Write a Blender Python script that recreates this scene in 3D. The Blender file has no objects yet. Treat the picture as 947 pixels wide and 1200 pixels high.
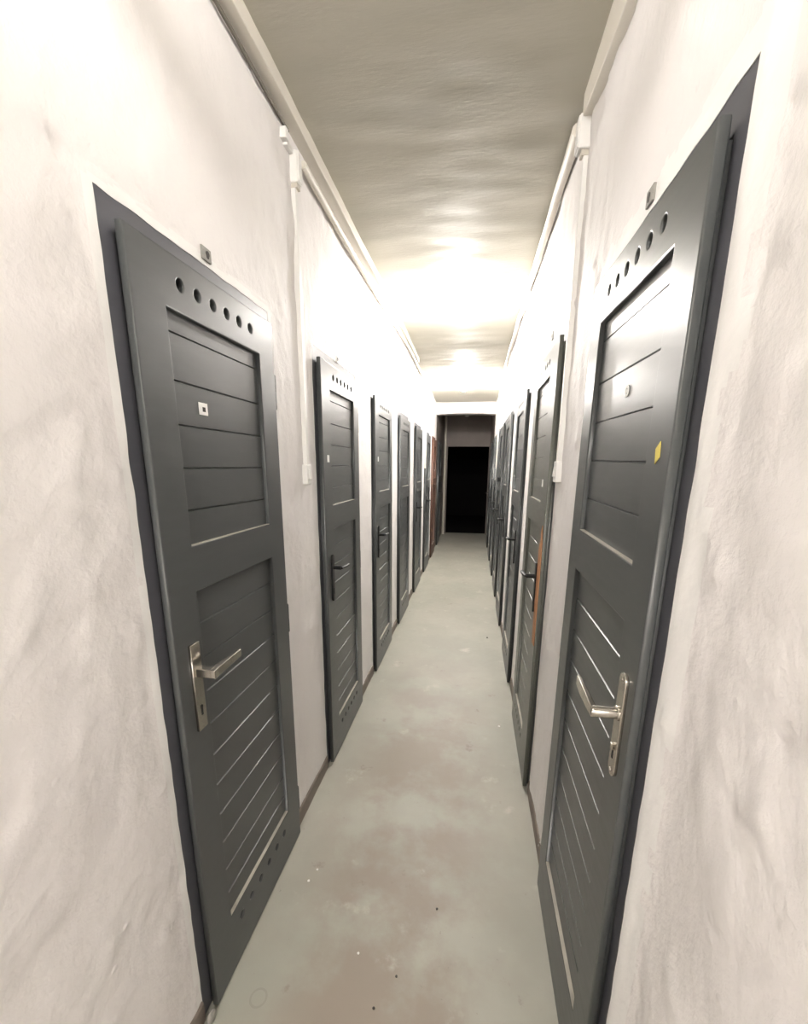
import bpy, bmesh, math, random
from mathutils import Vector, Matrix, noise

random.seed(7)
scene = bpy.context.scene
COL = scene.collection

# ------------------------------------------------------------------ layout (metres, x right, y along the corridor, z up)
XL, XR = -0.690, 0.330            # plaster faces
LEAF_L, LEAF_R = -0.662, 0.302    # front faces of the door leaves
Y_BACK, Y_PORTAL, Y_END = -4.2, 7.95, 10.0
CEIL = 2.70

def ceil_z(y):
    t = min(max((y - 4.2) / 3.7, 0.0), 1.0)
    return CEIL - 0.10 * t

# ------------------------------------------------------------------ materials
def new_mat(name):
    m = bpy.data.materials.new(name)
    m.use_nodes = True
    nt = m.node_tree
    return m, nt, nt.nodes['Principled BSDF']

def node(nt, kind, **kw):
    n = nt.nodes.new(kind)
    for k, v in kw.items():
        if k in n.inputs: n.inputs[k].default_value = v
        else: setattr(n, k, v)
    return n

def simple(name, col, rough=0.5, metal=0.0, spec=0.5, var=0.0, scale=30.0, bump=0.0):
    m, nt, b = new_mat(name)
    b.inputs['Base Color'].default_value = (*col, 1)
    b.inputs['Roughness'].default_value = rough
    b.inputs['Metallic'].default_value = metal
    b.inputs['Specular IOR Level'].default_value = spec
    if var or bump:
        tc = node(nt, 'ShaderNodeTexCoord')
        n = node(nt, 'ShaderNodeTexNoise', Scale=scale, Detail=5.0)
        nt.links.new(tc.outputs['Object'], n.inputs['Vector'])
        if var:
            mx = node(nt, 'ShaderNodeMix', data_type='RGBA')
            mx.inputs[6].default_value = (*[c * (1 - var) for c in col], 1)
            mx.inputs[7].default_value = (*[min(c * (1 + var), 1) for c in col], 1)
            nt.links.new(n.outputs['Fac'], mx.inputs[0])
            nt.links.new(mx.outputs[2], b.inputs['Base Color'])
        if bump:
            bp = node(nt, 'ShaderNodeBump', Strength=bump, Distance=0.002)
            nt.links.new(n.outputs['Fac'], bp.inputs['Height'])
            nt.links.new(bp.outputs['Normal'], b.inputs['Normal'])
    return m

def plaster(name, col_a, col_b, strength=0.32, stretch=(1, 1, 1)):
    m, nt, b = new_mat(name)
    b.inputs['Roughness'].default_value = 0.62
    b.inputs['Specular IOR Level'].default_value = 0.35
    tc = node(nt, 'ShaderNodeTexCoord')
    mp = node(nt, 'ShaderNodeMapping'); mp.inputs['Scale'].default_value = stretch
    nt.links.new(tc.outputs['Object'], mp.inputs['Vector'])
    big = node(nt, 'ShaderNodeTexNoise', Scale=2.2, Detail=4.0)
    nt.links.new(mp.outputs[0], big.inputs['Vector'])
    mx = node(nt, 'ShaderNodeMix', data_type='RGBA')
    mx.inputs[6].default_value = (*col_a, 1); mx.inputs[7].default_value = (*col_b, 1)
    rp = node(nt, 'ShaderNodeMapRange'); rp.inputs[1].default_value = 0.35; rp.inputs[2].default_value = 0.65
    nt.links.new(big.outputs['Fac'], rp.inputs[0]); nt.links.new(rp.outputs[0], mx.inputs[0])
    nt.links.new(mx.outputs[2], b.inputs['Base Color'])
    fine = node(nt, 'ShaderNodeTexNoise', Scale=38.0, Detail=6.0, Roughness=0.6)
    nt.links.new(mp.outputs[0], fine.inputs['Vector'])
    vor = node(nt, 'ShaderNodeTexVoronoi', Scale=17.0)          # blobs and pits left by the trowel
    nt.links.new(mp.outputs[0], vor.inputs['Vector'])
    r2 = node(nt, 'ShaderNodeMapRange'); r2.inputs[1].default_value = 0.0; r2.inputs[2].default_value = 0.16
    r2.inputs[3].default_value = 1.0; r2.inputs[4].default_value = 0.0
    nt.links.new(vor.outputs['Distance'], r2.inputs[0])
    sel = node(nt, 'ShaderNodeTexNoise', Scale=5.0, Detail=2.0)
    nt.links.new(mp.outputs[0], sel.inputs['Vector'])
    r3 = node(nt, 'ShaderNodeMapRange'); r3.inputs[1].default_value = 0.58; r3.inputs[2].default_value = 0.68
    nt.links.new(sel.outputs['Fac'], r3.inputs[0])
    mul = node(nt, 'ShaderNodeMath', operation='MULTIPLY')
    nt.links.new(r2.outputs[0], mul.inputs[0]); nt.links.new(r3.outputs[0], mul.inputs[1])
    add = node(nt, 'ShaderNodeMath', operation='MULTIPLY_ADD')
    add.inputs[1].default_value = 1.6
    nt.links.new(mul.outputs[0], add.inputs[0]); nt.links.new(fine.outputs['Fac'], add.inputs[2])
    bp = node(nt, 'ShaderNodeBump', Strength=strength, Distance=0.011)
    nt.links.new(add.outputs[0], bp.inputs['Height']); nt.links.new(bp.outputs['Normal'], b.inputs['Normal'])
    return m

def floor_material():
    m, nt, b = new_mat('worn_painted_concrete')
    tc = node(nt, 'ShaderNodeTexCoord')
    def ns(scale, detail, lo, hi, off=(0, 0, 0), st=(1, 1, 1)):
        mp = node(nt, 'ShaderNodeMapping'); mp.inputs['Location'].default_value = off; mp.inputs['Scale'].default_value = st
        nt.links.new(tc.outputs['Object'], mp.inputs[0])
        n = node(nt, 'ShaderNodeTexNoise', Scale=scale, Detail=detail, Roughness=0.6)
        nt.links.new(mp.outputs[0], n.inputs['Vector'])
        r = node(nt, 'ShaderNodeMapRange', interpolation_type='SMOOTHSTEP')
        r.inputs[1].default_value = lo; r.inputs[2].default_value = hi
        nt.links.new(n.outputs['Fac'], r.inputs[0]); return r.outputs[0]
    def mix(fac, a, bcol, amt=1.0):
        mx = node(nt, 'ShaderNodeMix', data_type='RGBA')
        f = node(nt, 'ShaderNodeMath', operation='MULTIPLY'); f.inputs[1].default_value = amt
        nt.links.new(fac, f.inputs[0]); nt.links.new(f.outputs[0], mx.inputs[0])
        if isinstance(a, tuple): mx.inputs[6].default_value = (*a, 1)
        else: nt.links.new(a, mx.inputs[6])
        mx.inputs[7].default_value = (*bcol, 1)
        return mx.outputs[2]
    c = mix(ns(1.6, 4, 0.35, 0.65), (0.325, 0.325, 0.278), (0.375, 0.368, 0.318))
    # worn brownish trail along the middle of the floor (where people walk)
    sep = node(nt, 'ShaderNodeSeparateXYZ'); nt.links.new(tc.outputs['Object'], sep.inputs[0])
    a1 = node(nt, 'ShaderNodeMath', operation='ADD'); a1.inputs[1].default_value = 0.20
    nt.links.new(sep.outputs[0], a1.inputs[0])
    a2 = node(nt, 'ShaderNodeMath', operation='ABSOLUTE'); nt.links.new(a1.outputs[0], a2.inputs[0])
    tr = node(nt, 'ShaderNodeMapRange', interpolation_type='SMOOTHSTEP')
    tr.inputs[1].default_value = 0.12; tr.inputs[2].default_value = 0.45; tr.inputs[3].default_value = 1; tr.inputs[4].default_value = 0.15
    nt.links.new(a2.outputs[0], tr.inputs[0])
    w = node(nt, 'ShaderNodeMath', operation='MULTIPLY')
    fade = node(nt, 'ShaderNodeMapRange', interpolation_type='SMOOTHSTEP')      # the far half of the passage is less worn
    fade.inputs[1].default_value = 1.6; fade.inputs[2].default_value = 3.6; fade.inputs[3].default_value = 1.0; fade.inputs[4].default_value = 0.18
    nt.links.new(sep.outputs[1], fade.inputs[0])
    tf = node(nt, 'ShaderNodeMath', operation='MULTIPLY')
    nt.links.new(tr.outputs[0], tf.inputs[0]); nt.links.new(fade.outputs[0], tf.inputs[1])
    nt.links.new(tf.outputs[0], w.inputs[0]); nt.links.new(ns(2.6, 6, 0.36, 0.58, (3.1, 1.7, 0)), w.inputs[1])
    c = mix(w.outputs[0], c, (0.265, 0.218, 0.180), 0.85)
    c = mix(ns(5.5, 6, 0.60, 0.74, (1.2, 8.4, 0)), c, (0.50, 0.475, 0.425), 0.7)
    c = mix(ns(7.0, 6, 0.64, 0.72, (6, 2.2, 3)), c, (0.20, 0.155, 0.13), 0.6)
    c = mix(ns(60, 2, 0.70, 0.78, (6, 2.2, 3)), c, (0.20, 0.18, 0.16), 0.5)
    dist = node(nt, 'ShaderNodeVectorMath', operation='DISTANCE'); dist.inputs[1].default_value = (-.56, .871, 0)   # ring left by a tin
    nt.links.new(tc.outputs['Object'], dist.inputs[0])
    cmp_ = node(nt, 'ShaderNodeMath', operation='COMPARE'); cmp_.inputs[1].default_value = .023; cmp_.inputs[2].default_value = .003
    nt.links.new(dist.outputs['Value'], cmp_.inputs[0])
    c = mix(cmp_.outputs[0], c, (0.20, 0.19, 0.155), 0.30)
    nt.links.new(c, b.inputs['Base Color'])
    b.inputs['Roughness'].default_value = 0.48
    n = node(nt, 'ShaderNodeTexNoise', Scale=24.0, Detail=7.0); nt.links.new(tc.outputs['Object'], n.inputs['Vector'])
    bp = node(nt, 'ShaderNodeBump', Strength=0.18, Distance=0.006)
    nt.links.new(n.outputs['Fac'], bp.inputs['Height']); nt.links.new(bp.outputs['Normal'], b.inputs['Normal'])
    rr = node(nt, 'ShaderNodeMapRange'); rr.inputs[3].default_value = 0.36; rr.inputs[4].default_value = 0.62
    nt.links.new(n.outputs['Fac'], rr.inputs[0]); nt.links.new(rr.outputs[0], b.inputs['Roughness'])
    return m

def paint(name, col, rough=0.38, spec=0.5):
    """brushed oil paint on softwood: faint long grain, slight variation"""
    m, nt, b = new_mat(name)
    b.inputs['Specular IOR Level'].default_value = spec
    tc = node(nt, 'ShaderNodeTexCoord')
    mp = node(nt, 'ShaderNodeMapping'); mp.inputs['Scale'].default_value = (1, 1, 6)
    nt.links.new(tc.outputs['Object'], mp.inputs[0])
    n = node(nt, 'ShaderNodeTexNoise', Scale=9.0, Detail=6.0); nt.links.new(mp.outputs[0], n.inputs['Vector'])
    mx = node(nt, 'ShaderNodeMix', data_type='RGBA')
    mx.inputs[6].default_value = (*[c * 0.86 for c in col], 1); mx.inputs[7].default_value = (*[c * 1.14 for c in col], 1)
    nt.links.new(n.outputs['Fac'], mx.inputs[0]); nt.links.new(mx.outputs[2], b.inputs['Base Color'])
    rr = node(nt, 'ShaderNodeMapRange'); rr.inputs[3].default_value = rough - 0.06; rr.inputs[4].default_value = rough + 0.08
    nt.links.new(n.outputs['Fac'], rr.inputs[0]); nt.links.new(rr.outputs[0], b.inputs['Roughness'])
    bp = node(nt, 'ShaderNodeBump', Strength=0.10, Distance=0.002)
    nt.links.new(n.outputs['Fac'], bp.inputs['Height']); nt.links.new(bp.outputs['Normal'], b.inputs['Normal'])
    return m

def bare_wood(name, a, bcol):
    m, nt, b = new_mat(name)
    b.inputs['Roughness'].default_value = 0.6
    tc = node(nt, 'ShaderNodeTexCoord')
    mp = node(nt, 'ShaderNodeMapping'); mp.inputs['Scale'].default_value = (14, 14, 1.2)
    nt.links.new(tc.outputs['Object'], mp.inputs[0])
    n = node(nt, 'ShaderNodeTexNoise', Scale=4.0, Detail=6.0, Distortion=0.6); nt.links.new(mp.outputs[0], n.inputs['Vector'])
    mx = node(nt, 'ShaderNodeMix', data_type='RGBA')
    mx.inputs[6].default_value = (*a, 1); mx.inputs[7].default_value = (*bcol, 1)
    nt.links.new(n.outputs['Fac'], mx.inputs[0]); nt.links.new(mx.outputs[2], b.inputs['Base Color'])
    return m

def emitter(name, col, strength):
    m, nt, b = new_mat(name)
    b.inputs['Base Color'].default_value = (0.9, 0.9, 0.88, 1)
    b.inputs['Roughness'].default_value = 0.3
    b.inputs['Emission Color'].default_value = (*col, 1)
    b.inputs['Emission Strength'].default_value = strength
    return m

LAMP = 210.0
EXPOSURE = 1.32
M = dict(
    wall=plaster('white_limewashed_plaster', (0.81, 0.782, 0.772), (0.83, 0.805, 0.788)),
    edge=simple('fresh_white_filler', (0.86, 0.85, 0.83), 0.6, bump=0.4, scale=60),
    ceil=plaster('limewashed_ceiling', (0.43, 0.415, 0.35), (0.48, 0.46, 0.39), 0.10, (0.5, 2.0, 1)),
    far=plaster('dark_brown_plaster', (0.17, 0.145, 0.13), (0.21, 0.18, 0.16)),  # walls past the beam, darker and browner than the white ones
    floor=floor_material(),
    skirt=simple('brown_skirting_paint', (0.20, 0.165, 0.14), 0.6, var=0.25, scale=14),
    grey=paint('dark_grey_oil_paint', (0.069, 0.074, 0.074), 0.33),
    jamb=paint('dark_blue_grey_frame_paint', (0.085, 0.087, 0.100), 0.42),
    green=paint('grey_green_oil_paint', (0.135, 0.140, 0.122), 0.36, 0.4),
    brown=paint('red_brown_oil_paint', (0.125, 0.062, 0.043), 0.5),
    brownjamb=paint('brown_frame_paint', (0.13, 0.055, 0.04), 0.5),
    steel=simple('worn_nickel', (0.50, 0.47, 0.42), 0.24, 1.0, var=0.2, scale=60),
    black=simple('black_plastic', (0.010, 0.010, 0.010), 0.42, spec=0.3),
    void=simple('keyhole_black', (0.004, 0.004, 0.004), 0.9),
    pvc=simple('white_plastic', (0.80, 0.79, 0.76), 0.42),
    duct=simple('painted_trunking', (0.68, 0.645, 0.57), 0.5, var=0.06, scale=8),
    sill_light=simple('lit_sill_tone', (0.36, 0.34, 0.29), 0.6, var=0.2, scale=20),  # light catching the panel sills, painted as a pale tone
    bare=bare_wood('bare_pine', (0.50, 0.235, 0.10), (0.36, 0.145, 0.055)),
    zinc=simple('dull_grey_plate', (0.27, 0.26, 0.235), 0.5, 0.3, var=0.2, scale=80),
    paper=simple('white_paper', (0.85, 0.85, 0.83), 0.6),
    yellow=simple('yellow_paper', (0.75, 0.62, 0.12), 0.6),
    cable=simple('pale_cable', (0.55, 0.51, 0.44), 0.5),
    darkcable=simple('dark_brown_cable', (0.13, 0.115, 0.09), 0.6),  # dark line along the underside of the left trunking
    blackwall=simple('unlit_room_black', (0.012, 0.011, 0.011), 0.95, spec=0.05),  # darkness of the unlit room put into the colour, nearly black
    glow=emitter('lit_opal_glass', (1.0, 0.958, 0.918), LAMP),
    bulb=emitter('lit_bulb_glass', (1.0, 0.958, 0.918), LAMP * 1.3),
    bright=emitter('lit_strong_opal_glass', (1.0, 0.958, 0.918), LAMP * 3.1),
    hot=emitter('lit_hot_opal_glass', (1.0, 0.958, 0.918), LAMP * 2.2),
    warm=emitter('lit_warm_opal_glass', (1.0, 0.958, 0.918), LAMP * 1.35),
    opal=simple('unlit_opal_glass', (0.55, 0.53, 0.50), 0.25),
    enamel=simple('white_enamel', (0.80, 0.79, 0.75), 0.4),
    chip=simple('plaster_chip', (0.80, 0.79, 0.76), 0.8),
    grit=simple('dark_grit', (0.05, 0.045, 0.04), 0.8),
)

# ------------------------------------------------------------------ helpers
def link(o, parent=None):
    COL.objects.link(o)
    if parent is not None: o.parent = parent
    return o

def tag(o, label=None, cat=None, group=None, kind=None):
    if label: o['label'] = label
    if cat: o['category'] = cat
    if group: o['group'] = group
    if kind: o['kind'] = kind
    return o

def empty(name, loc):
    o = bpy.data.objects.new(name, None)
    o.location = loc; o.empty_display_size = 0.1
    return link(o)

def obj(name, bm, mat, parent=None, loc=None, smooth=None, bevel=0.0):
    bmesh.ops.remove_doubles(bm, verts=bm.verts, dist=1e-6)
    bmesh.ops.recalc_face_normals(bm, faces=bm.faces)
    me = bpy.data.meshes.new(name)
    bm.to_mesh(me); bm.free()
    for m in (mat if isinstance(mat, (list, tuple)) else [mat]): me.materials.append(m)
    o = link(bpy.data.objects.new(name, me), parent)
    if loc is not None: o.location = loc
    if smooth is not None:
        me.shade_smooth()
        if smooth < 180: me.set_sharp_from_angle(angle=math.radians(smooth))
    if bevel:
        b = o.modifiers.new('bevel', 'BEVEL'); b.width = bevel; b.segments = 2
        b.limit_method = 'ANGLE'; b.angle_limit = math.radians(40); b.harden_normals = False
    return o

def box(bm, x0, x1, y0, y1, z0, z1):
    vs = [bm.verts.new(p) for p in ((x0,y0,z0),(x1,y0,z0),(x1,y1,z0),(x0,y1,z0),(x0,y0,z1),(x1,y0,z1),(x1,y1,z1),(x0,y1,z1))]
    for f in ((0,3,2,1),(4,5,6,7),(0,1,5,4),(1,2,6,5),(2,3,7,6),(3,0,4,7)):
        bm.faces.new([vs[i] for i in f])
    return vs

def prism(bm, pts, axis, a0, a1):
    """closed polygon pts (2-D) extruded along axis ('x','y','z')"""
    def P(p, a):
        return {'x': (a, p[0], p[1]), 'y': (p[0], a, p[1]), 'z': (p[0], p[1], a)}[axis]
    A = [bm.verts.new(P(p, a0)) for p in pts]; B = [bm.verts.new(P(p, a1)) for p in pts]
    n = len(pts)
    bm.faces.new(A); bm.faces.new(B[::-1])
    for i in range(n):
        bm.faces.new((A[i], A[(i+1) % n], B[(i+1) % n], B[i]))

def tube(bm, pts, r, seg=12, squash=None):
    """tube along a polyline; r a number or list of radii"""
    pts = [Vector(p) for p in pts]
    rs = r if isinstance(r, (list, tuple)) else [r] * len(pts)
    rings = []
    up = Vector((0, 0, 1))
    for i, p in enumerate(pts):
        d = (pts[min(i+1, len(pts)-1)] - pts[max(i-1, 0)]).normalized()
        u = up if abs(d.dot(up)) < 0.95 else Vector((1, 0, 0))
        a = d.cross(u).normalized(); b = a.cross(d).normalized()
        s = squash or (1, 1)
        rings.append([bm.verts.new(p + rs[i] * (s[0]*math.cos(t)*a + s[1]*math.sin(t)*b)) for t in (2*math.pi*k/seg for k in range(seg))])
    for A, B in zip(rings, rings[1:]):
        for k in range(seg):
            bm.faces.new((A[k], A[(k+1) % seg], B[(k+1) % seg], B[k]))
    bm.faces.new(rings[0]); bm.faces.new(rings[-1][::-1])

def lathe(bm, prof, seg=32):
    """prof: (radius, z) pairs revolved round z"""
    rings = []
    for r, z in prof:
        if r < 1e-6: rings.append([bm.verts.new((0, 0, z))])
        else: rings.append([bm.verts.new((r*math.cos(2*math.pi*k/seg), r*math.sin(2*math.pi*k/seg), z)) for k in range(seg)])
    for A, B in zip(rings, rings[1:]):
        for k in range(seg):
            q = (k+1) % seg
            if len(A) == 1 and len(B) == 1: continue
            if len(A) == 1: bm.faces.new((A[0], B[k], B[q]))
            elif len(B) == 1: bm.faces.new((A[k], A[q], B[0]))
            else: bm.faces.new((A[k], A[q], B[q], B[k]))

# ------------------------------------------------------------------ door schedule
# side, y of the near edge, width, leaf height, near stile, far stile, paint, label
DOORS = [
 ('L', 0.831, 0.616, 1.962, .102, .102, 'grey', 'nearest dark grey slatted cellar door on the left wall, with square nickel lever handle', dict(sticker=True, handle='square', bholes=.147)),
 ('L', 1.900, 0.616, 1.968, .118, .100, 'grey', 'second dark grey slatted door on the left wall, just past the white drop trunking', dict(handle='black', dot=(.062, 1.559))),
 ('L', 2.955, 0.616, 1.975, .118, .100, 'grey', 'third dark grey slatted door on the left wall, with black lever handle and white dot', dict(handle='black', dot=(.080, 1.574))),
 ('L', 3.985, 0.616, 1.958, .118, .100, 'grey', 'fourth grey door on the left wall, with no lever on its face', dict(handle=None, dot=(.15, 1.425))),
 ('L', 5.085, 0.616, 1.961, .118, .100, 'grey', 'fifth grey door on the left wall, in the bright stretch near the second ceiling lamp', dict(handle='black', holes=False)),
 ('L', 6.153, 0.616, 1.957, .118, .100, 'grey', 'sixth grey door on the left wall, next before the red-brown door', dict(handle='black', holes=False)),
 ('L', 7.200, 0.616, 1.950, .118, .100, 'brown', 'red-brown wooden door on the left wall just before the white beam', dict(handle=None, holes=False, dot=(.45, 1.46))),
 ('L', 8.420, 0.616, 1.950, .118, .100, 'grey', 'shaded dark door on the left beyond the white beam', dict(handle='black', holes=False)),
 ('R', 0.757, 0.616, 1.980, .098, .094, 'grey', 'nearest dark grey slatted cellar door on the right wall, with rounded nickel handle plate', dict(handle='round', yellow=True, warp=.007, bholes=None)),
 ('R', 1.886, 0.640, 2.015, .160, .100, 'green', 'second door on the right, grey-green with bare wood patch behind its black handle', dict(handle='black', patch=True, dot=(.13, 1.46), hu=.095)),
 ('R', 2.943, 0.616, 1.992, .118, .100, 'grey', 'third dark grey slatted door on the right wall, past the door with bare wood', dict(handle='black')),
 ('R', 4.098, 0.616, 1.988, .118, .100, 'grey', 'fourth grey door along the right wall, seen almost edge on', dict(handle='black')),
 ('R', 5.084, 0.616, 1.985, .118, .100, 'grey', 'fifth grey door along the right wall, seen almost edge on', dict(handle='black', holes=False, lock=True)),
 ('R', 6.122, 0.616, 1.980, .118, .100, 'grey', 'sixth grey door along the right wall, narrow sliver near the second ceiling lamp', dict(handle='black', holes=False)),
 ('R', 7.150, 0.616, 1.970, .118, .100, 'grey', 'seventh grey door along the right wall, last before the white beam', dict(handle='black', holes=False)),
 ('R', 8.350, 0.616, 1.960, .118, .100, 'grey', 'shaded grey door on the right beyond the white beam', dict(handle='black', holes=False, dot=(.1, 1.47))),
]
FR = 0.028          # frame strip seen beside the leaf
FT = 0.042          # and above it

# ------------------------------------------------------------------ walls
def openings(side):
    return [(d[1] - FR, d[1] + d[2] + FR, d[3] + .010 + FT) for d in DOORS if d[0] == side]

def axis_lines(a, b, step_fn, extra):
    v = [a]
    while v[-1] < b - 1e-6: v.append(min(v[-1] + step_fn(v[-1]), b))
    out = sorted(set(round(x, 5) for x in extra if a <= x <= b))
    res = list(out)
    for x in v:
        if all(abs(x - e) > 0.006 for e in out): res.append(x)
    return sorted(set(res))

def wall_relief(y, z, seed):
    p = Vector((y * 3.0, z * 3.0, seed))
    d = 0.0040 * noise.noise(p) + 0.0036 * noise.noise(p * 3.1) + 0.0020 * noise.noise(p * 9.0)
    n = noise.noise(Vector((y * 13.0, z * 9.0, seed + 5)))              # trowel ridges
    d += 0.0090 * max(0.0, n - 0.20)
    n2 = noise.noise(Vector((y * 22.0 + z * 9, z * 20.0 - y * 7, seed + 11)))
    d += 0.020 * max(0.0, n2 - 0.42) - 0.022 * max(0.0, -n2 - 0.48)
    return d

def make_wall(name, side, y0, y1, mat):
    x, s = (XL, 1) if side == 'L' else (XR, -1)
    ops = [o for o in openings(side) if o[0] > y0 and o[1] < y1]
    ex_y, ex_z = [y0, y1], [0, CEIL]
    for a, b, t in ops:
        ex_y += [a, a - .009, a - .022, a - .04, a - .065, b, b + .012, b + .03]; ex_z += [t, t + .012, t + .03]
    ex_z = [z for z in ex_z]
    ys = axis_lines(y0, y1, lambda y: .014 if -0.4 < y < 2.0 else (.028 if 0 < y < 4 else .07), ex_y)
    zs = axis_lines(0, CEIL, lambda z: .018, ex_z)
    bm = bmesh.new()
    G = {}
    def edge_dist(y, z):
        """distance to the nearest opening edge and which one"""
        best = (9, None)
        for i, (a, b, t) in enumerate(ops):
            dy = max(a - y, 0, y - b); dz = max(z - t, 0)
            d = math.hypot(dy, dz)
            if d < best[0]: best = (d, i)
        return best
    for i, y in enumerate(ys):
        for j, z in enumerate(zs):
            zz = min(z, ceil_z(y) + .004) if j == len(zs) - 1 else z
            d, k = edge_dist(y, z)
            r = wall_relief(y, z, 3.0 if side == 'L' else 17.0)
            yy = y
            if k is not None and d < .07:
                a, b, t = ops[k]
                amp = .0025
                wid = .03
                r = (r * min(1, d / .03) if d > .03 else max(r, 0) * d / .03 + min(r, 0) * max(0, d - .016) / .03) + amp * max(0, 1 - d / wid) * (0.75 + .5 * noise.noise(Vector((z * 9, k * 3.3, y * 5))))
                if d < 1e-4:                                            # ragged plaster edge over the frame
                    j1 = .0035 * noise.noise(Vector((z * 14, k * 7.7, 1 if y < (a + b) / 2 else 4)))
                    if abs(y - a) < 1e-4 or abs(y - b) < 1e-4: yy = y + j1
                    elif abs(z - t) < 1e-4: zz = z + .003 * noise.noise(Vector((y * 16, k * 5.1, 8)))
            if side == 'R' and ops and y < ops[0][0] and y1 < 9:           # older plaster lies a little lower than the filler round the first frame
                r -= .009 * min(1, max(0, ops[0][0] - .012 - y) / .06)
            G[i, j] = bm.verts.new((x + s * r, yy, zz))
    def inside(ya, yb, zb):
        c = (ya + yb) / 2
        return any(a < c < b and zb <= t + 1e-4 for a, b, t in ops)
    for i in range(len(ys) - 1):
        for j in range(len(zs) - 1):
            if inside(ys[i], ys[i+1], zs[j+1]): continue
            fc = bm.faces.new((G[i,j], G[i+1,j], G[i+1,j+1], G[i,j+1]))
            if mat is M['wall'] and ops:
                c = fc.calc_center_median(); d, k = edge_dist(c.y, c.z)
                lim = (.052 if side == 'R' else .020) if k == 0 else .011
                if d < lim * (1 + .5 * noise.noise(Vector((c.y * 18, c.z * 12, 3)))): fc.material_index = 1
    # reveals of the openings
    bd = [e for e in bm.edges if e.is_boundary]
    bd = [e for e in bd if any(o[0] - .01 < v.co.y < o[1] + .01 for o in ops for v in e.verts) and max(v.co.z for v in e.verts) < 2.2 and not all(v.co.z < .001 for v in e.verts)]
    r = bmesh.ops.extrude_edge_only(bm, edges=bd)
    for v in r['geom']:
        if isinstance(v, bmesh.types.BMVert): v.co.x = x - s * 0.14
    bmesh.ops.delete(bm, geom=[v for v in bm.verts if not v.link_faces], context='VERTS')
    o = obj(name, bm, [mat, M['edge'] if mat is M['wall'] else mat], smooth=50)
    return tag(o, kind='structure')

w = make_wall('wall_left', 'L', Y_BACK, Y_PORTAL + .1, M['wall'])
tag(w, 'rough white plastered wall on the left of the corridor', 'wall')
w = make_wall('wall_right', 'R', Y_BACK, Y_PORTAL + .1, M['wall'])
tag(w, 'rough white plastered wall on the right of the corridor', 'wall')
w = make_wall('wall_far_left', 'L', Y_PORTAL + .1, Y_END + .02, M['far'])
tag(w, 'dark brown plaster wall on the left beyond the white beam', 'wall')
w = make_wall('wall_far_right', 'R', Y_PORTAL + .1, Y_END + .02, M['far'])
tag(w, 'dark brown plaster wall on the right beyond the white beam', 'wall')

bm = bmesh.new(); box(bm, XL - .2, XR + .2, Y_BACK - .1, Y_BACK, 0, 2.8)
tag(obj('wall_back', bm, M['wall']), 'white wall closing the corridor behind the viewer', 'wall', kind='structure')

# end wall with a wide black doorway, and the unlit room behind it
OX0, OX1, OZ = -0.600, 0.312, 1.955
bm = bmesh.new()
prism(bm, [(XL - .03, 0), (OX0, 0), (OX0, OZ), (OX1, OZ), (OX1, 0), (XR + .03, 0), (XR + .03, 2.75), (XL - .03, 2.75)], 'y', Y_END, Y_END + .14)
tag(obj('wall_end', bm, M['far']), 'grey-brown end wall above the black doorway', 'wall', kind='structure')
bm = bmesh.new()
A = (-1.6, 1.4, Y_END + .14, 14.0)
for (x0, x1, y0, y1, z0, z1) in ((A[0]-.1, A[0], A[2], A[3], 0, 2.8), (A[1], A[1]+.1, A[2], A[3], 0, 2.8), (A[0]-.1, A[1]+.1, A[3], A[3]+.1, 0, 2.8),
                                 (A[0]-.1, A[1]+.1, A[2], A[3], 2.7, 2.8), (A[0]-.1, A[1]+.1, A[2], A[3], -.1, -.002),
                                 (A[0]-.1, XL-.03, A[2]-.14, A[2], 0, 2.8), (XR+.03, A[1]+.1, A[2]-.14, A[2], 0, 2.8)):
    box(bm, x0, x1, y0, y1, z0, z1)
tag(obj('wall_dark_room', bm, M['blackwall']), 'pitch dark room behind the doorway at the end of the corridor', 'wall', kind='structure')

# beam across the corridor
bm = bmesh.new()
n = 14
zb = lambda t: 2.405 + .018 * math.sin(math.pi * t) + .006 * noise.noise(Vector((t * 6, 2, 2)))
for k in range(n):
    t0, t1 = k / n, (k + 1) / n
    xa, xb = XL - .02 + t0 * (XR - XL + .04), XL - .02 + t1 * (XR - XL + .04)
    vs = box(bm, xa, xb, Y_PORTAL, Y_PORTAL + .22, 0, 2.72)
    for i in (0, 3): vs[i].co.z = zb(t0)
    for i in (1, 2): vs[i].co.z = zb(t1)
bmesh.ops.remove_doubles(bm, verts=bm.verts, dist=1e-5)
dd = [f for f in bm.faces if abs(f.normal.x) > .9]
seen = {}
for f in list(bm.faces):
    key = frozenset(v.index for v in f.verts) if False else tuple(sorted((round(c.x,4), round(c.y,4), round(c.z,4)) for c in (v.co for v in f.verts)))
    seen.setdefault(key, []).append(f)
kill = [f for fs in seen.values() if len(fs) > 1 for f in fs]
bmesh.ops.delete(bm, geom=kill, context='FACES_ONLY')
tag(obj('wall_lintel', bm, M['wall']), 'white plastered beam across the corridor before the dark end', 'wall', kind='structure')

# floor and ceiling
bm = bmesh.new()
nx, ny = 12, 140
g = [[bm.verts.new((XL - .25 + (XR - XL + .5) * i / nx, Y_BACK - .1 + (Y_END + .2 - Y_BACK + .1) * j / ny, 0)) for j in range(ny + 1)] for i in range(nx + 1)]
for i in range(nx):
    for j in range(ny): bm.faces.new((g[i][j], g[i+1][j], g[i+1][j+1], g[i][j+1]))
tag(obj('floor', bm, M['floor']), 'worn grey-green painted concrete floor with brownish scuffs', 'floor', kind='structure')

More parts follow.
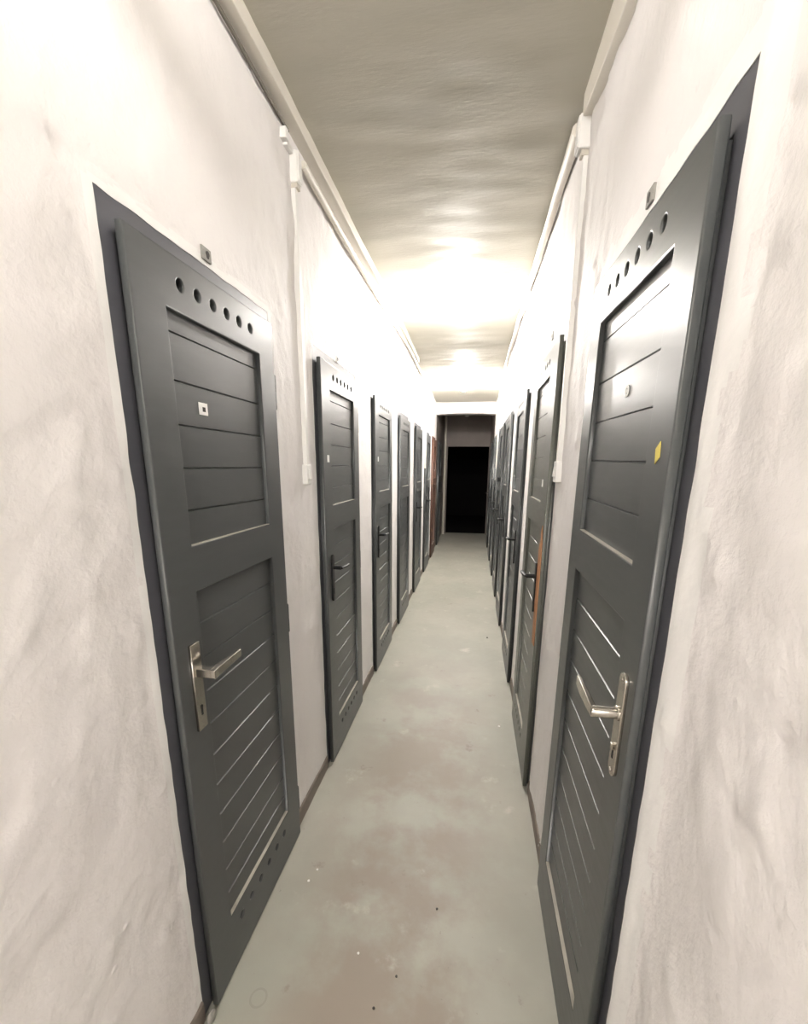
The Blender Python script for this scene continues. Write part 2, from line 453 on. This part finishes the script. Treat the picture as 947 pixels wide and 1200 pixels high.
bm = bmesh.new()
nx, ny = 40, 500
g = []
for i in range(nx + 1):
    col = []
    for j in range(ny + 1):
        x = XL - .15 + (XR - XL + .3) * i / nx; y = Y_BACK - .1 + (Y_END + .2 - Y_BACK + .1) * j / ny
        p = Vector((x * 1.6, y * 3.4, 4.0))
        r = .006 * noise.noise(p) + .003 * noise.noise(p * 3) + .0015 * noise.noise(Vector((x * 4, y * 22, 1)))
        col.append(bm.verts.new((x, y, ceil_z(y) + r)))
    g.append(col)
for i in range(nx):
    for j in range(ny): bm.faces.new((g[i][j], g[i][j+1], g[i+1][j+1], g[i+1][j]))
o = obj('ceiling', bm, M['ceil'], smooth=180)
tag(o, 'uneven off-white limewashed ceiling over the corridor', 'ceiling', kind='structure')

# skirting between the doors
def skirting(name, side, label):
    x, s = (XL, 1) if side == 'L' else (XR, -1)
    bm = bmesh.new(); a = Y_BACK + .01
    stops = [(o[0] - .004, o[1] + .004) for o in openings(side) if o[1] < Y_PORTAL] + [(Y_PORTAL, Y_PORTAL)]
    for b0, b1 in stops:
        L = b0 - a; n = max(2, int(L / .05))
        ring = []
        for k in range(n + 1):
            y = a + L * k / n
            h = .068 + .006 * noise.noise(Vector((y * 8, 3, 0)))
            t = .0085 + .002 * noise.noise(Vector((y * 11, 9, 0)))
            ring.append([bm.verts.new(p) for p in ((x - s*.012, y, 0), (x + s*t, y, 0), (x + s*t, y, h - .006), (x + s*(t-.005), y, h), (x - s*.012, y, h))])
        for A, B in zip(ring, ring[1:]):
            for k in range(5): bm.faces.new((A[k], A[(k+1) % 5], B[(k+1) % 5], B[k]))
        bm.faces.new(ring[0]); bm.faces.new(ring[-1][::-1])
        a = b1
    tag(obj(name, bm, M['skirt']), label, 'baseboard', kind='structure')
skirting('baseboard_left', 'L', 'low brownish painted skirting along the foot of the left wall')
skirting('baseboard_right', 'R', 'low brownish painted skirting along the foot of the right wall')

# ------------------------------------------------------------------ doors
def filled(polys, half, bev):
    """flat plate with holes: closed 2-D polygons (u, v) filled and extruded, as a bmesh in (u, v, w)"""
    cu = bpy.data.curves.new('tmp', 'CURVE'); cu.dimensions = '2D'; cu.fill_mode = 'BOTH'
    for p in polys:
        sp = cu.splines.new('POLY'); sp.points.add(len(p) - 1)
        for q, c in zip(sp.points, p): q.co = (c[0], c[1], 0, 1)
        sp.use_cyclic_u = True
    cu.extrude = half - bev; cu.bevel_depth = bev; cu.bevel_resolution = 2; cu.offset = -bev
    o = bpy.data.objects.new('tmp', cu); COL.objects.link(o)
    dg = bpy.context.evaluated_depsgraph_get(); dg.update()
    me = bpy.data.meshes.new_from_object(o.evaluated_get(dg))
    bm = bmesh.new(); bm.from_mesh(me)
    bpy.data.objects.remove(o); bpy.data.curves.remove(cu); bpy.data.meshes.remove(me)
    return bm

def rect(u0, u1, v0, v1): return [(u0, v0), (u1, v0), (u1, v1), (u0, v1)]
def circ(u, v, r, n=18): return [(u + r*math.cos(2*math.pi*k/n), v + r*math.sin(2*math.pi*k/n)) for k in range(n)]

def bar_path(bm, pts, hw, hh):
    """rectangular bar along points, hw half width across w/u, hh half height along v"""
    rings = []
    for i, p in enumerate(pts):
        a = Vector(pts[max(i-1, 0)]); b = Vector(pts[min(i+1, len(pts)-1)]); d = (b - a).normalized()
        side = Vector((-d.z, 0, d.x))                               # in the u-w plane (y slot is v)
        q = Vector(p); w = hw[i] if isinstance(hw, list) else hw; h = hh[i] if isinstance(hh, list) else hh
        up = Vector((0, 1, 0))
        rings.append([bm.verts.new(q + c[0]*w*side + c[1]*h*up) for c in ((1,1),(-1,1),(-1,-1),(1,-1))])
    for A, B in zip(rings, rings[1:]):
        for k in range(4): bm.faces.new((A[k], A[(k+1) % 4], B[(k+1) % 4], B[k]))
    bm.faces.new(rings[0]); bm.faces.new(rings[-1][::-1])

UP_G = (1.814, 1.713, 1.617, 1.520, 1.420)
LO_G = (1.136, 1.040, .946, .848, .751, .654, .556, .458, .360, .275)

def make_door(idx, side, y0, W, H, s0, s1, colour, label, opt):
    root = empty(f'door_{idx}', ((LEAF_L if side == 'L' else LEAF_R), y0, 0))
    tag(root, label, 'door', 'doors along the left wall' if side == 'L' else 'doors along the right wall', 'structure')
    s = 1 if side == 'L' else -1
    top = H + .008
    k = opt.get('warp', 0)
    mid = 0.9
    dz = H - 1.962 if idx > 1 else 0
    up_top, up_bot, lo_top, lo_bot = 1.857 + dz, 1.338 + dz*.7, 1.224 + dz*.7, .207
    paintm = M[colour]; jambm = M['brownjamb'] if colour == 'brown' else M['jamb']

    def put(name, bm, mat, parent, bevel=0.0, smooth=None):
        """(u, v, w) -> local metres; w points into the corridor; very slightly out-of-square leaves"""
        for vert in bm.verts:
            u, v, w = vert.co
            v = v * (1 + k * u / W) if v > mid else v
            vert.co = (s * w, u, v)
        return obj(name, bm, mat, parent, smooth=smooth, bevel=bevel)

    # fixed frame, slightly behind the plaster face
    bm = filled([[(-FR-.005, .0), (.013, .0), (.013, top - .016), (W - .013, top - .016), (W - .013, 0), (W + FR + .005, 0), (W + FR + .005, top + FT + .005), (-FR-.005, top + FT + .005)]], .035, .002)
    for v in bm.verts: v.co.z -= .0272 + .035
    put('door_frame', bm, jambm, root)

    # the leaf: stiles and rails with round vent holes
    polys = [rect(0, W, .008, top), rect(s0, W - s1, up_bot, up_top), rect(s0, W - s1, lo_bot, lo_top)]
    c = (s0 + W - s1) / 2 + .004
    us = [c + (j - 2.5) * .0625 for j in range(6)]
    if s0 > .11: us = [c + (j - 2.5) * .0600 for j in range(6)]
    if opt.get('holes', True):
        polys += [circ(u, (up_top + top) / 2 + .002, .0125) for u in us]
        bh = opt.get('bholes', .150)
        if bh: polys += [circ(u, bh, .0115) for u in us]
    bm = filled(polys, .009, .0036)
    for v in bm.verts: v.co.z -= .009
    leaf = put('leaf', bm, paintm, root)
    # body of the leaf behind the rebate, with the same openings
    bm = filled([rect(.016, W - .016, .012, top - .02)] + [list(p) for p in polys[1:3]] + [circ(sum(q[0] for q in p)/len(p), sum(q[1] for q in p)/len(p), .021) for p in polys[3:]], .010, .0005)
    for v in bm.verts: v.co.z -= .018 + .0105
    put('rebate', bm, paintm, leaf)

    # plank fillings with V joints
    for nm, z0, z1, G in (('upper_panel', up_bot, up_top, [g + dz for g in UP_G]), ('lower_panel', lo_bot, lo_top, [g + dz*.7 for g in LO_G])):
        f = -.0125
        prof = [(f, z0 - .004)]
        for q in sorted(G):
            if z0 + .01 < q < z1 - .01:
                h = .0025 + .0010 * noise.noise(Vector((q * 9, idx * 3.7, 1)))
                prof += [(f, q - h), (f - .0048, q - h*.15), (f - .0048, q + h*.15), (f - .0008, q + h)]
                if noise.noise(Vector((q * 5, idx * 1.9, 6))) > .35: prof[-1] = (f - .0022, q + h)
        prof += [(f, z1 + .004), (f - .014, z1 + .004), (f - .014, z0 - .004)]
        bm = bmesh.new()
        ring = []
        for u in (s0 - .004, W - s1 + .004): ring.append([bm.verts.new((u, v, w)) for w, v in prof])
        n = len(prof)
        for j in range(n): bm.faces.new((ring[0][j], ring[0][(j+1) % n], ring[1][(j+1) % n], ring[1][j]))
        bm.faces.new(ring[0]); bm.faces.new(ring[1][::-1])
        pnl = put(nm, bm, paintm, leaf)
        bm = bmesh.new(); box(bm, s0 + .001, W - s1 - .001, z0 - .0005, z0 + .0012, f + .0005, -.0015)  # thin strip carrying the bright lit edge of the opening as colour
        tag(put('sill', bm, M['sill_light'], leaf), 'pale strip with the lit sill edge painted in')

    # three painted hinge barrels on the far edge
    for z in (1.765, .968, .170):
        bm = bmesh.new(); lathe(bm, [(0, -.055), (.006, -.055), (.0075, -.05), (.0075, -.002), (.0068, 0), (.0075, .002), (.0075, .05), (.006, .055), (0, .055)], 14)
        for v in bm.verts: v.co = (W + .010 + v.co.x, z + v.co.z, -.010 + v.co.y)
        put('hinge', bm, paintm, root, smooth=40)

    # lever handles
    hk = opt.get('handle')
    if hk:
        hu = opt.get('hu', .062 if hk == 'square' else (.046 if hk == 'round' else .072))
        if hk == 'square': zt, zb_, zl, hw, mt = 1.103, .872, 1.030, .0175, M['steel']
        elif hk == 'round': zt, zb_, zl, hw, mt = 1.152, .932, 1.068, .0165, M['steel']
        else: zt, zb_, zl, hw, mt = 1.110, .875, 1.045, .015, M['black']
        pl = rect(hu - hw, hu + hw, zb_, zt)
        if hk != 'square':
            pl = [(hu + hw*math.cos(a), zt - hw + hw*math.sin(a)) for a in (math.pi*j/10 for j in range(11))] + \
                 [(hu - hw*math.cos(a), zb_ + hw - hw*math.sin(a)) for a in (math.pi*j/10 for j in range(11))]
        bm = filled([pl], .004, .0015)
        for v in bm.verts: v.co.z += .0035
        plate = put('handle', bm, mt, root)
        bm = bmesh.new()
        if hk == 'square':
            bar_path(bm, [(hu, zl, .004), (hu, zl, .050)], .0115, .0115)
            bar_path(bm, [(hu - .0115, zl, .050), (hu + .004, zl, .0505), (hu + .060, zl + .001, .052), (hu + .118, zl + .002, .053)], [.0115, .010, .007, .0055], [.0115, .011, .0105, .010])
            put('lever', bm, mt, plate, bevel=.0025)
        elif hk == 'round':
            tube(bm, [(hu, zl, .004), (hu, zl, .012)], .0145, 20)
            tube(bm, [(hu, zl, .006), (hu, zl, .052), (hu + .001, zl, .058)], [.011, .0115, .0095], 18)
            bar_path(bm, [(hu - .008, zl, .052), (hu + .03, zl + .002, .054), (hu + .075, zl + .005, .056), (hu + .115, zl + .006, .055)], [.006, .0055, .005, .004], [.009, .0115, .0125, .012])
            put('lever', bm, mt, plate, bevel=.002, smooth=40)
        else:
            tube(bm, [(hu, zl, .004), (hu, zl, .046)], .0095, 14)
            tube(bm, [(hu - .004, zl, .046), (hu + .02, zl + .001, .052), (hu + .07, zl - .001, .053), (hu + .105, zl - .004, .050), (hu + .122, zl - .006, .042)], [.0095, .0105, .0100, .0095, .006], 14, (.62, 1.05))
            put('lever', bm, mt, plate, smooth=50)
        kz = zb_ + .050
        bm = filled([[(hu + .0045*math.cos(a), kz + .012 + .0045*math.sin(a)) for a in (math.pi*(j/8*1.5 - .25) for j in range(9))] + [(hu - .0028, kz - .012), (hu + .0028, kz - .012)]], .0006, .0001)
        for v in bm.verts: v.co.z += .0078
        put('keyhole', bm, M['void'], plate)
        if hk == 'round':
            bm = bmesh.new(); bar_path(bm, [(hu, kz + .014, .007), (hu, kz + .014, .013)], .0035, .007); put('key_stub', bm, M['steel'], plate, bevel=.001)
            for zz in (zt - .012, zb_ + .012):
                bm = bmesh.new(); lathe(bm, [(0, .0025), (.0035, .002), (.0045, 0), (.0045, -.001)], 12)
                for v in bm.verts: v.co = (hu + v.co.x, zz + v.co.y, .0075 + v.co.z)
                put('screw', bm, M['steel'], plate)

    if opt.get('sticker'):
        bm = filled([rect(.200, .236, 1.649, 1.678)], .0006, .0002)
        for v in bm.verts: v.co.z += -.0118
        st = tag(put('sticker', bm, M['paper'], leaf), 'small white paper sticker')
        bm = filled([rect(.214, .226, 1.657, 1.668)], .0002, .00002)
        for v in bm.verts: v.co.z += -.0110
        tag(put('sticker_print', bm, M['grit'], leaf), 'small dark printed square on the sticker')
    if opt.get('yellow'):
        bm = filled([[(.036, 1.547), (.052, 1.535), (.056, 1.560), (.040, 1.572)]], .0006, .0002)
        for v in bm.verts: v.co.z += .0006
        tag(put('sticker', bm, M['yellow'], leaf), 'small yellow paper scrap')
        bm = filled([circ(.287, 1.683, .012), circ(.287, 1.683, .0065)], .0008, .0002)
        for v in bm.verts: v.co.z += -.0117
        tag(put('paint_ring', bm, M['paper'], leaf), 'pale ring mark')
        bm = filled([circ(.287, 1.683, .0035)], .0008, .0002)
        for v in bm.verts: v.co.z += -.0117
        tag(put('screw', bm, M['paper'], leaf), 'pale screw head inside the ring mark')
    if opt.get('dot'):
        u, z = opt['dot']
        bm = filled([rect(u - .014, u + .014, z - .016, z + .016)], .0008, .0003)
        for v in bm.verts: v.co.z += .0008 if (u < s0 or u > W - s1) else -.0117
        tag(put('sticker', bm, M['paper'], leaf), 'small white paper sticker')
    if opt.get('lock'):
        bm = bmesh.new(); box(bm, .06, .10, 1.36, 1.41, 0, .03)
        tag(put('lock_case', bm, M['black'], root, bevel=.003), 'black lock case')
    if opt.get('patch'):                                            # stile repaired with unpainted timber
        pts = [(.002, .742), (.060, .738), (.064, .80), (.070, .95), (.074, 1.10), (.070, 1.185), (.050, 1.215), (.046, 1.262), (.030, 1.285), (.022, 1.245), (.006, 1.215), (.001, 1.15), (.001, .90)]
        bm = filled([pts], .0016, .0004)
        for v in bm.verts: v.co.z += .0012
        tag(put('wood_patch', bm, M['bare'], leaf), 'bare orange-brown timber repair on the latch side')
    return root

for i, d in enumerate(DOORS): make_door(i + 1, *d[:8], d[8])

# ------------------------------------------------------------------ number plates above doors
def number_plate(side, y, z, w, h, mat, label):
    x, s = (XL, 1) if side == 'L' else (XR, -1)
    bm = bmesh.new(); box(bm, *sorted((-s*.010, s*.001)), -w/2, w/2, -h/2, h/2)
    p = tag(obj('number_plate', bm, mat, loc=(x + s*.0055, y, z), bevel=.001), label, 'sign', 'plates above the doors')
    bm = bmesh.new(); prism(bm, [(.007*math.cos(a) * (1 + .2*math.sin(3*a)), .009*math.sin(a)) for a in (2*math.pi*k/14 for k in range(14))], 'x', *sorted((s*.0005, s*.0018)))
    tag(obj('worn_mark', bm, M['grit'], p, (0, .004, 0)), 'dark worn blot')
number_plate('L', 1.140, 2.040, .040, .030, M['zinc'], 'small dull grey plate above the nearest left door')
number_plate('R', 1.080, 2.060, .036, .030, M['zinc'], 'small dull grey plate above the nearest right door')
number_plate('L', 2.214, 2.035, .026, .034, M['pvc'], 'small white tab above the second left door')
number_plate('R', 2.235, 2.110, .034, .034, M['zinc'], 'small dark plate above the second right door')

# ------------------------------------------------------------------ cable runs
def trunk(name, pts, sec, mat, label, cat, group=None):
    """rectangular trunking: pts along the run, sec(y) -> (x0, x1, z0, z1)"""
    bm = bmesh.new(); rings = []
    for y in pts:
        x0, x1, z0, z1 = sec(y)
        rings.append([bm.verts.new(p) for p in ((x0,y,z0),(x1,y,z0),(x1,y,z1),(x0,y,z1))])
    for A, B in zip(rings, rings[1:]):
        for k in range(4): bm.faces.new((A[k], A[(k+1)%4], B[(k+1)%4], B[k]))
    bm.faces.new(rings[0]); bm.faces.new(rings[-1][::-1])
    return tag(obj(name, bm, mat, bevel=.003), label, cat, group)

fr = lambda a, b, n: [a + (b - a) * i / n for i in range(n + 1)]
def secL(y):
    wv = .004 * noise.noise(Vector((y * 2.2, 1, 1)))
    return (XL - .006, XL + .046 + wv, ceil_z(y) - .045 + wv, ceil_z(y) + .008)
t = trunk('cable_trunking', fr(-1.5, 5.1, 60), secL, M['duct'], 'square cable trunking in the corner of the left wall and ceiling', 'trunking')
bm = bmesh.new()
tube(bm, [(XL + .010, y, ceil_z(y) - .059 + .003 * noise.noise(Vector((y * 3, 4, 4)))) for y in fr(-1.5, 1.70, 30)], .0055, 8)
tag(obj('cable', bm, M['darkcable'], smooth=60), 'thin dark brown cable under the near part of the left trunking', 'cable')

def secR(y):
    wv = .006 * noise.noise(Vector((y * 2.4, 7, 1)))
    return (XR - .030 + wv, XR + .008, 2.585 + .125 * (y - 1.345) + wv, ceil_z(y) + .008)
trunk('cable_trunking', fr(-1.5, 1.78, 34), secR, M['duct'], 'taller uneven trunking along the near top of the right wall', 'trunking')
bm = bmesh.new()
pts = [(XR - .026 + .003 * noise.noise(Vector((y * 3, 2, 8))), y, ceil_z(y) - .026 - .022 * max(0, 1 - (y - 1.7) / .5) + .020 * noise.noise(Vector((y * 2.6, 5, 2)))) for y in fr(1.87, 6.2, 70)]
pts += [(XR - .022, 6.235, 2.56), (XR - .022, 6.24, 2.50), (XR - .022, 6.24, 1.50)]
tube(bm, pts, [.021 - .006 * min(1, i / 40) for i in range(len(pts))], 12)
tag(obj('conduit_pipe', bm, M['duct'], smooth=60), 'wavy conduit running along the top of the right wall and down past the second lamp', 'conduit')

bm = bmesh.new()
pts = [(XL + .0225, y, 2.600 - .018 * math.sin((y - 1.8) * 1.3) * max(0, 1 - (y - 1.8) / 2.2) + (.025 * min(1, max(0, (y - 2.4) / 1.4))) - .045 * max(0, (y - 4.6) / 1.4)) for y in fr(1.80, 6.02, 50)]
pts += [(XL + .0225, 6.05, 2.565), (XL + .0225, 6.055, 2.50), (XL + .0225, 6.055, 1.50)]
tube(bm, pts, .0135, 12)
tag(obj('conduit_pipe', bm, M['duct'], smooth=60), 'thin conduit below the left trunking, turning down the wall past the second lamp', 'conduit')

def drop(side, y, z0, z1, label_pipe, label_box, label_j, jz):
    x, s = (XL, 1) if side == 'L' else (XR, -1)
    bm = bmesh.new()
    zs = fr(z0, z1, 16); rings = []
    for z in zs:
        dy = .005 * noise.noise(Vector((z * 2.1, 3 if side == 'L' else 8, 0)))
        xa, xb = x - s*.006, x + s*.017
        rings.append([bm.verts.new(p) for p in ((xa, y-.0115+dy, z), (xb, y-.0115+dy, z), (xb, y+.0115+dy, z), (xa, y+.0115+dy, z))])
    for A, B in zip(rings, rings[1:]):
        for k in range(4): bm.faces.new((A[k], A[(k+1)%4], B[(k+1)%4], B[k]))
    bm.faces.new(rings[0]); bm.faces.new(rings[-1][::-1])
    tag(obj('wall_trunking', bm, M['pvc'], bevel=.003), label_pipe, 'trunking', 'white drop trunkings')
    r = tag(empty('switch_box', (x, y, z0 - .038)), label_box, 'switch', 'white switch boxes')
    bm = bmesh.new(); box(bm, *sorted((-s*.008, s*.021)), -.023, .023, -.040, .040); obj('case', bm, M['pvc'], r, bevel=.004)
    bm = bmesh.new()
    prism(bm, [(s*.0205, -.020), (s*.027, -.018), (s*.0225, .020), (s*.0205, .020)], 'y', -.013, .013); obj('rocker', bm, M['pvc'], r, bevel=.0015)
    bm = bmesh.new(); box(bm, *sorted((-s*.006, s*.012)), .023, .040, .020, .036); obj('cable_lug', bm, M['pvc'], r, bevel=.002)
    r = tag(empty('junction_box', (x, y, jz)), label_j, 'junction box', 'white junction boxes')
    bm = bmesh.new(); bw = .018 if side == 'L' else .025; bd = .030 if side == 'L' else .038
    box(bm, *sorted((-s*.008, s*bd)), -bw, bw, -.048, .048); obj('case', bm, M['pvc'], r, bevel=.004)
    bm = bmesh.new(); box(bm, *sorted((s*(bd - .0005), s*(bd + .004))), -bw + .003, bw - .003, -.044, .044); obj('cover', bm, M['pvc'], r, bevel=.002)
    bm = bmesh.new(); box(bm, *sorted((-s*.006, s*.026)), -.015, .015, -.064, -.047); obj('gland', bm, M['cable'], r, bevel=.003)
drop('L', 1.742, 1.530, 2.500, 'white drop trunking on the left wall between the first and second doors',
     'white switch box at the foot of the left drop trunking', 'white junction box at the top of the left drop trunking', 2.555)
drop('R', 1.795, 1.550, 2.545, 'white drop trunking on the right wall between the first and second doors',
     'white switch box at the foot of the right drop trunking', 'white junction box at the top of the right drop trunking', 2.600)
bm = bmesh.new()
box(bm, XL - .004, XL + .022, 1.652, 1.676, 2.596, 2.628); box(bm, XL - .004, XL + .016, 1.675, 1.722, 2.588, 2.608)
tag(obj('cable_elbow', bm, M['pvc'], bevel=.003), 'small white cable elbow just before the left junction box', 'cable elbow')

bm = bmesh.new(); tube(bm, [(-.648, 9.93, 0), (-.648, 9.93, 2.58)], .026, 16)
t = tag(obj('drain_pipe', bm, M['cable'], smooth=60), 'pale vertical pipe in the dark left corner beside the black doorway', 'pipe')

# ------------------------------------------------------------------ ceiling lamps
def lamp(y, lit, label, ring=False, x=-.185, glass='glow'):
    z = ceil_z(y)
    r = tag(empty('ceiling_lamp', (x, y, z)), label, 'ceiling lamp', 'lit ceiling lamps' if lit else None)
    bm = bmesh.new(); lathe(bm, [(0, .006), (.064, .006), (.066, -.008), (.060, -.020), (.040, -.026), (.036, -.036), (0, -.036)], 36)
    obj('base', bm, M['enamel'], r, smooth=35)
    bm = bmesh.new()
    if ring: prof = [(.010, -.034), (.0125, -.050), (.015, -.060), (.0165, -.072), (.015, -.083), (.010, -.090), (0, -.092)]
    else: prof = [(.034, -.034), (.046, -.040), (.056, -.054), (.060, -.072), (.056, -.092), (.044, -.108), (.026, -.118), (0, -.122)]
    lathe(bm, prof, 36)
    obj('glass_globe', bm, M['bulb' if ring else glass] if lit else M['opal'], r, smooth=180)
    if ring:                                                        # guard band round the bulb, held by three wires
        bm = bmesh.new()
        R0, R1, za, zb2 = .137, .139, -.098, -.136
        lathe(bm, [(R0, za), (R1, za), (R1, zb2), (R0, zb2), (R0, za)], 48)
        for k in range(3):
            a = 2*math.pi*k/3 + .5
            c, sn = math.cos(a), math.sin(a)
            tube(bm, [(.060*c, .060*sn, -.014), (.125*c, .125*sn, -.030), (.1375*c, .1375*sn, -.060), (.1375*c, .1375*sn, -.120)], .0025, 8)
        obj('guard_ring', bm, M['enamel'], r)
lamp(-2.10, True, 'lit ceiling lamp on the ceiling behind the viewer', glass='bright')
lamp(0.70, True, 'lit caged ceiling lamp above the nearest doors, just above the view', True)
lamp(3.50, True, 'lit ceiling lamp over the middle of the corridor', glass='warm')
lamp(6.30, True, 'lit ceiling lamp just before the white beam', glass='hot')
lamp(9.10, False, 'unlit ceiling lamp in the dark stretch beyond the white beam')

# ------------------------------------------------------------------ crumbs on the floor
def crumb(x, y, r, mat, name, label, grp):
    bm = bmesh.new(); bmesh.ops.create_icosphere(bm, subdivisions=2, radius=r)
    for v in bm.verts:
        v.co *= 1 + .35 * noise.noise(v.co * (1.2 / r) + Vector((x * 9, y * 9, 0)))
        v.co.z *= .55
    mn = min(v.co.z for v in bm.verts)
    for v in bm.verts: v.co.z -= mn
    tag(obj(name, bm, mat, loc=(x, y, 0), smooth=30), label, 'crumb', grp)
CH = 'white plaster chips on the floor'; GR = 'dark specks on the floor'

crumb(-.549, 1.246, .0048, M['chip'], 'plaster_chip', 'white plaster chip near the nearest left door, nearer of the two', CH)
crumb(-.533, 1.296, .0042, M['chip'], 'plaster_chip', 'white plaster chip near the nearest left door, farther of the two', CH)
crumb(-.300, 1.034, .0040, M['chip'], 'plaster_chip', 'white plaster chip alone near the middle of the floor in front', CH)
crumb(.217, 2.384, .0065, M['chip'], 'plaster_chip', 'white plaster chip on the floor beside the second right door', CH)
crumb(-.168, .990, .0038, M['grit'], 'grit_speck', 'dark speck on the floor right of the white chip in front', GR)
crumb(-.219, .900, .0042, M['grit'], 'grit_speck', 'dark speck on the floor closest to the viewer', GR)
crumb(-.062, 1.218, .0042, M['grit'], 'grit_speck', 'dark speck on the worn middle of the floor', GR)
crumb(.186, 3.783, .0080, M['grit'], 'grit_speck', 'dark speck on the floor by the third right door', GR)

bm = bmesh.new(); bmesh.ops.create_icosphere(bm, subdivisions=3, radius=.021)
for v in bm.verts:
    v.co *= 1 + .4 * noise.noise(v.co * 35)
    v.co = Vector((v.co.x * .45, v.co.y * .8, v.co.z * .8))
mn = min(v.co.z for v in bm.verts)
for v in bm.verts: v.co.z -= mn
tag(obj('mortar_lump', bm, M['zinc'], loc=(-.664, .798, 0), smooth=50), 'small grey mortar lump at the foot of the nearest left door frame', 'rubble')

# ------------------------------------------------------------------ camera, world, output look
F, CX, CY, W0, H0 = 506.6433, 473.5, 666.1235, 947.0, 1200.0
r = Vector((0.988, 0.156, 0.008)); f = Vector((-0.150, 0.961, -0.231))
f.normalize(); r = (r - f * r.dot(f)).normalized(); u = r.cross(f)
cam = bpy.data.cameras.new('camera')
cam.sensor_fit = 'VERTICAL'; cam.sensor_height = 36.0; cam.sensor_width = 36.0 * W0 / H0
cam.lens = 36.0 * F / H0
cam.shift_y = (CY - H0 / 2) / H0
cam.clip_start = 0.02
co = bpy.data.objects.new('camera', cam); COL.objects.link(co)
co.matrix_world = Matrix(((r.x, u.x, -f.x, 0), (r.y, u.y, -f.y, 0), (r.z, u.z, -f.z, 1.5301), (0, 0, 0, 1)))
scene.camera = co

wd = bpy.data.worlds.new('world'); wd.use_nodes = True
wd.node_tree.nodes['Background'].inputs[0].default_value = (0, 0, 0, 1)
wd.node_tree.nodes['Background'].inputs[1].default_value = 0.0
scene.world = wd
scene.view_settings.view_transform = 'Standard'
scene.view_settings.look = 'None'
scene.view_settings.exposure = EXPOSURE
scene.view_settings.gamma = 1.0
scene.view_settings.use_curve_mapping = False
